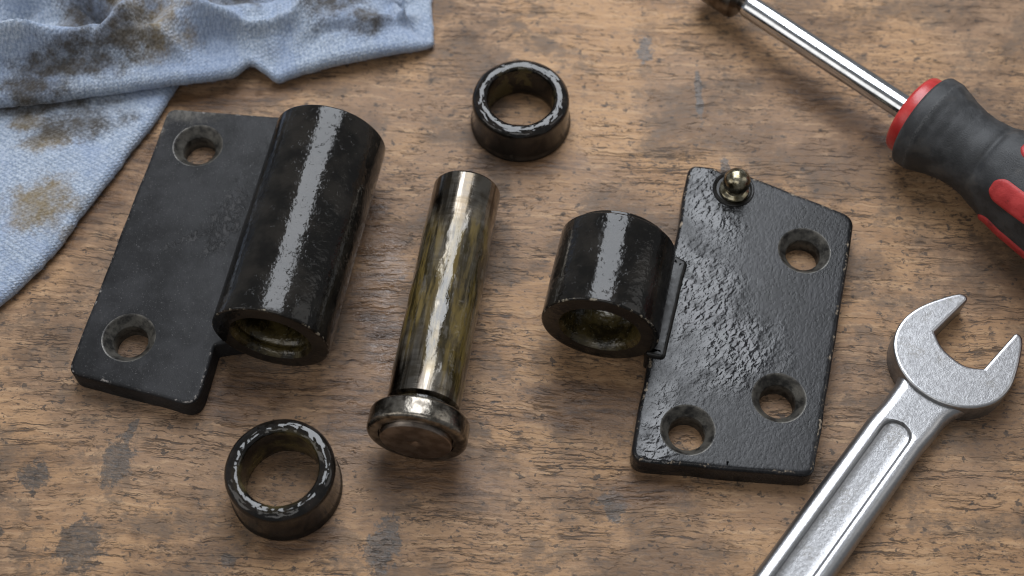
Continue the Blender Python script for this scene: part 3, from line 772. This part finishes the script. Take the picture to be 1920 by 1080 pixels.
# ------------------------------------------------------------------ wrench
def wrench():
    t = thing('wrench', (92, -30, 0), 'grainy silver open-ended wrench with a recessed handle, at the lower right corner', 'wrench')
    W = [(103.0, -7.5), (103.75, -6.7), (103.7, -5.9), (103.0, -5.35), (101.7, -5.2), (97.8, -6.3), (93.2, -8.2), (89.4, -10.8), (86.7, -14.2), (85.4, -17.8), (85.4, -21.3), (86.3, -24.6), (88.4, -28.2), (91.6, -31.1), (94.8, -32.8), (98.7, -33.7), (102.6, -33.5), (106.4, -32.1), (109.8, -28.9), (112.1, -24.6), (114.0, -19.4), (114.5, -17.0), (114.3, -16.0), (113.6, -15.4), (112.9, -15.6), (112.1, -16.4)]
    inner = [(104.7, -24.1), (102.1, -23.9), (100.0, -23.0), (97.7, -20.9), (96.0, -18.4), (95.1, -15.0)]
    def catmull(pts, k=6):
        out = []; n = len(pts)
        for i in range(n-1):
            p0, p1, p2, p3 = (Vector(pts[max(0, i-1)]), Vector(pts[i]), Vector(pts[i+1]), Vector(pts[min(n-1, i+2)]))
            for j in range(k):
                u = j/k
                out.append(0.5*((2*p1)+(p2-p0)*u+(2*p0-5*p1+4*p2-p3)*u*u+(3*p1-p0-3*p2+p3)*u**3))
        out.append(Vector(pts[-1])); return out
    o1 = catmull(W); o2 = catmull(inner, 5)
    pts = o1 + [o1[-1].lerp(o2[0], k/10) for k in range(1, 10)] + o2 + [o2[-1].lerp(o1[0], k/10) for k in range(1, 10)]
    plate('jaw_head', pts, 0.0, 6.8, 0.5, WRENCH, t, sharp=45, flat=(0.1, 0.2))
    O = Vector((58.9, -70.0)); u = Vector((0.624, 0.782)).normalized(); nrm = Vector((-u.y, u.x))
    ss = [-95+k*1.25 for k in range(104)] + [35+k*0.22 for k in range(48)] + [45.6+k*0.5 for k in range(18)]
    V, F, E = [], [], []; cnt = None
    SEND, CW = 42.3, 3.25
    for sx in ss:
        wl = 6.75 - 0.45*smooth01(38, 46, sx) + 4.0*smooth01(49, 60, sx)**1.4
        wr = 6.85 + 0.5*smooth01(38, 47, sx) + 4.6*smooth01(47, 60, sx)**1.3
        if sx < -88: 
            e = math.sqrt(max(0.0, 1-((-88-sx)/7.2)**2)); wl *= e; wr *= e
        zt = 5.9 - 0.25*smooth01(40, 50, sx); zb = 0.9
        c = CW if sx < SEND-CW else CW*math.sqrt(max(0.0, 1-((sx-(SEND-CW))/CW)**2)) if sx < SEND else 0.0
        c = max(c, 0.02); dep = 1.05*min(1.0, c/1.1)
        ri = 1.9
        sec = []
        # top, from the left flank to the right one
        sec += [(-wl, (zt+zb)/2, 0.2), (-wl+0.06, zt-1.9, 0.2), (-wl+0.45, zt-1.0, .5), (-wl+1.05, zt-0.35, .9), (-wl+1.7, zt-0.06, 1.0), (-wl+2.3, zt, .8), (-wl+2.7, zt, .2)]
        rim = min(-wl+2.5, -c-0.5)
        sec += [(min(-c-0.42, -0.45), zt, .7*dep), (-c-0.15, zt-0.12*dep, .9*dep), (-c+0.05, zt-0.4*dep, .6*dep), (-c*0.93+0.02, zt-0.8*dep, .5*dep), (-c*0.80, zt-dep, .1)]
        sec += [(-c*0.4, zt-dep, 0), (0, zt-dep, 0), (c*0.4, zt-dep, 0)]
        sec += [(c*0.80, zt-dep, .1), (c*0.93-0.02, zt-0.8*dep, .5*dep), (c-0.05, zt-0.4*dep, .6*dep), (c+0.15, zt-0.12*dep, .9*dep), (max(c+0.42, 0.45), zt, .7*dep)]
        sec += [(wr-2.7, zt, .2), (wr-2.3, zt, .8), (wr-1.7, zt-0.06, 1.0), (wr-1.05, zt-0.35, .9), (wr-0.45, zt-1.0, .5), (wr-0.06, zt-1.9, .2), (wr, (zt+zb)/2, .2)]
        sec += [(wr-0.06, zb+1.4, 0), (wr-0.5, zb+0.6, 0), (wr-1.5, zb+0.05, 0), (wr*0.3, zb, 0), (-wl*0.3, zb, 0), (-wl+1.5, zb+0.05, 0), (-wl+0.5, zb+0.6, 0), (-wl+0.06, zb+1.4, 0)]
        cnt = len(sec)
        for x, z, e in sec:
            q = O+u*sx-nrm*x
            V.append((q.x, q.y, z)); E.append(e)
    m = len(ss)
    for i in range(m-1):
        for k in range(cnt):
            l = (k+1) % cnt; F.append((i*cnt+k, i*cnt+l, (i+1)*cnt+l, (i+1)*cnt+k))
    F.append(tuple(range(cnt))); F.append(tuple(range((m-1)*cnt, m*cnt)))
    mesh('shank', V, F, WRENCH, t, {'edge': E}, 32)
wrench()

# ------------------------------------------------------------------ rag
def rag():
    t = thing('rag', (-85, 62, 0), 'crumpled blue knit rag stained with brown and black grease, at the upper left', 'rag')
    def polyline(pts, step):
        P = [Vector(p) for p in pts]; out = []; n = len(P)
        for i in range(n-1):
            p0, p1, p2, p3 = P[max(0, i-1)], P[i], P[i+1], P[min(n-1, i+2)]
            k = max(1, int((p2-p1).length/step))
            for j in range(k):
                u = j/k
                out.append(0.5*((2*p1)+(p2-p0)*u+(2*p0-5*p1+4*p2-p3)*u*u+(3*p1-p0-3*p2+p3)*u**3))
        out.append(P[-1]); return out
    N = lambda x, y, z=0.0: mnoise.noise(Vector((x, y, z)))
    def sheet(name, edge, direction, depth, under, height, seed, parent):
        """edge points are (x, y, base height, fold radius, inward x, inward y)"""
        E = polyline(edge, 0.7); V, F, UV = [], [], []; fib = []
        arc = 10
        tops = []
        d = 0.0
        while d < depth: tops.append(d); d += 0.7
        cnt = None; sl = 0.0; prev = None
        for i, e in enumerate(E):
            x, y, zb, rf, ix, iy = e
            if prev is not None: sl += math.hypot(x-prev[0], y-prev[1])
            prev = e
            n = Vector((ix, iy)).normalized()
            wob = 0.45*N(sl*0.11, seed)+0.25*N(sl*0.4, seed+5)
            px, py = x+n.x*wob, y+n.y*wob
            sec = []
            for k in range(6, 0, -1):                                    # the part folded underneath
                dd = under*k/6; sec.append((rf+dd, zb+0.15*rf*(1 if k > 1 else 0.3), -dd))
            for k in range(arc+1):                                       # round the fold
                a = -math.pi/2+math.pi*k/arc
                sec.append((rf-rf*math.cos(a), zb+rf+rf*math.sin(a), rf*(a+math.pi/2)))
            L0 = math.pi*rf
            for dd in tops[1:]:
                X, Y = px+n.x*(rf+dd), py+n.y*(rf+dd)
                sec.append((rf+dd, zb+2*rf+height(X, Y, dd, sl), L0+dd))
            cnt = len(sec)
            for (ins, z, tt) in sec:
                V.append((px+n.x*ins, py+n.y*ins, max(z, 0.05))); UV.append((sl, tt))
        m = len(E)
        for i in range(m-1):
            for k in range(cnt-1):
                F.append((i*cnt+k, i*cnt+k+1, (i+1)*cnt+k+1, (i+1)*cnt+k))
        o = mesh(name, V, F, CLOTH, parent, None, 0, UV)
        return o, V, cnt, m
    g = lambda X, Y, cx, cy, rx, ry, rot: math.exp(-(((X-cx)*math.cos(rot)+(Y-cy)*math.sin(rot))/rx)**2-((-(X-cx)*math.sin(rot)+(Y-cy)*math.cos(rot))/ry)**2)
    def low_h(X, Y, dd, sl):
        return 0.5*smooth01(0, 12, dd)+0.5*smooth01(0, 6, dd)*(0.6*N(X*0.07, Y*0.07, 3)+0.5*N(X*0.16, Y*0.1, 5))+0.9*g(X, Y, -108, 22, 4, 22, -0.75)*smooth01(0, 8, dd)-0.5*g(X, Y, -100, 38, 3, 14, -0.6)*smooth01(0, 6, dd)
    def up_h(X, Y, dd, sl):
        r = 4.6*smooth01(0, 14, dd)
        k = smooth01(0, 9, dd)
        r += k*(2.6*N(X*0.045, Y*0.06, 9)+1.0*N(X*0.10, Y*0.12, 4) + 4.4*(1-min(1.0, abs(N(X*0.030+Y*0.012, Y*0.050-X*0.008, 21))*4.5))**2 - 3.0*(1-min(1.0, abs(N(X*0.04, Y*0.06, 33))*6.0))**2)
        r += k*(5.6*g(X, Y, -114, 60.0, 24, 3.2, 0.10) - 6.2*g(X, Y, -122, 69, 12, 5.5, 0.25) + 4.6*g(X, Y, -110, 81, 24, 4.5, -0.15))
        r += k*(-5.4*g(X, Y, -104, 69, 5.0, 3.6, 0.7) + 4.6*g(X, Y, -98, 65, 8, 2.2, 0.75) - 4.8*g(X, Y, -91.5, 66, 3, 5.5, -0.7) + 4.4*g(X, Y, -80, 69, 13, 3.6, 0.35))
        r += k*(2.2*g(X, Y, -43, 72, 20, 3.6, 0.25) - 2.4*g(X, Y, -57, 66, 1.8, 9, -0.25) + 2.0*g(X, Y, -70, 66, 4, 10, 0.5) - 2.0*g(X, Y, -34, 82, 5, 10, 0.4))
        return r
    lowE = [(-80.5, 66, 0.1, 2.1, -0.9, 0.45), (-84.6, 56.6, 0.1, 2.1, -0.9, 0.45), (-87.8, 48.3, 0.1, 2.1, -0.88, 0.47), (-92.2, 39.3, 0.1, 2.1, -0.87, 0.5), (-97.3, 29.2, 0.1, 2.1, -0.86, 0.5), (-103.4, 17.6, 0.1, 2.1, -0.86, 0.5), (-108.2, 7.5, 0.1, 2.1, -0.85, 0.52), (-113.3, 0.2, 0.1, 2.1, -0.85, 0.52), (-118.5, -5.8, 0.1, 2.1, -0.84, 0.53), (-130, -17, 0.1, 2.1, -0.83, 0.55), (-150, -32, 0.1, 2.1, -0.83, 0.55)]
    upE = [(-172, 40, 5.2, 3.0, -0.02, 1), (-150, 44, 5.2, 3.0, -0.04, 1), (-127, 46.4, 5.2, 3.0, -0.06, 1), (-112.6, 48.2, 5.2, 2.9, -0.08, 1), (-94.5, 51.8, 5.0, 2.6, -0.10, 1), (-84.2, 54.2, 4.4, 2.4, -0.12, 1), (-75.1, 56.4, 3.4, 2.3, -0.12, 1), (-69.8, 58.6, 2.8, 2.1, -0.12, 1), (-66.2, 61.6, 3.2, 1.7, -0.10, 1), (-63.2, 60.4, 2.0, 1.7, -0.10, 1),
           (-59.1, 58.2, 0.6, 1.8, -0.12, 1), (-54.5, 59.6, 1.2, 2.1, -0.16, 1), (-43.3, 62.6, 1.9, 2.4, -0.2, 1), (-32.6, 65.4, 1.9, 2.3, -0.25, 1), (-24.0, 68.0, 1.2, 1.8, -0.45, 1), (-20.6, 70.2, 0.5, 1.3, -0.9, 0.7), (-20.3, 74, 0.4, 1.2, -1, 0.35), (-20.9, 83.5, 0.3, 1.2, -1, 0.3), (-22, 100, 0.3, 1.2, -1, 0.3), (-23, 120, 0.3, 1.2, -1, 0.3)]
    lo = sheet('lower_fold', lowE, None, 60, 10, low_h, 11.0, t)
    up = sheet('upper_fold', upE, None, 72, 12, up_h, 29.0, t)
    # loose fibres standing off the knit
    rnd = random.Random(8)
    for (o, V, cnt, m), num in ((lo, 4200), (up, 9000)):
        FV, FF = [], []
        for _ in range(num):
            i = rnd.randrange(m-1)
            k = rnd.randrange(6, 19) if rnd.random() < 0.5 else rnd.randrange(12, cnt-1)
            p = Vector(V[i*cnt+k]); a = Vector(V[(i+1)*cnt+k])-p; b = Vector(V[i*cnt+k+1])-p
            nn = a.cross(b)
            if nn.length < 1e-6: continue
            nn.normalize()
            if k > 16 and nn.z < 0: nn = -nn
            if k <= 16 and (nn.x*1+nn.y*-1) < 0: nn = -nn
            p = p+a*rnd.random()+b*rnd.random()
            dirv = (nn*rnd.uniform(0.25, 0.9)+Vector((rnd.uniform(-1, 1), rnd.uniform(-1, 1), rnd.uniform(-.4, .6)))*0.8).normalized()
            ln = rnd.uniform(0.25, 0.8); sd = dirv.cross(nn)
            if sd.length < 1e-3: continue
            sd = sd.normalized()*0.028
            bend = Vector((rnd.uniform(-1, 1), rnd.uniform(-1, 1), rnd.uniform(-1, .2)))*0.25*ln
            q = len(FV)
            FV += [p-sd, p+sd, p+dirv*ln*0.55+sd*0.8, p+dirv*ln*0.55-sd*0.8, p+dirv*ln+bend]
            FF += [(q, q+1, q+2, q+3), (q+3, q+2, q+4)]
        f = mesh('loose_fibres', FV, FF, CLOTH, o, None, 0, [(0.0, 0.0)]*len(FV)); f['kind'] = 'stuff'
rag()
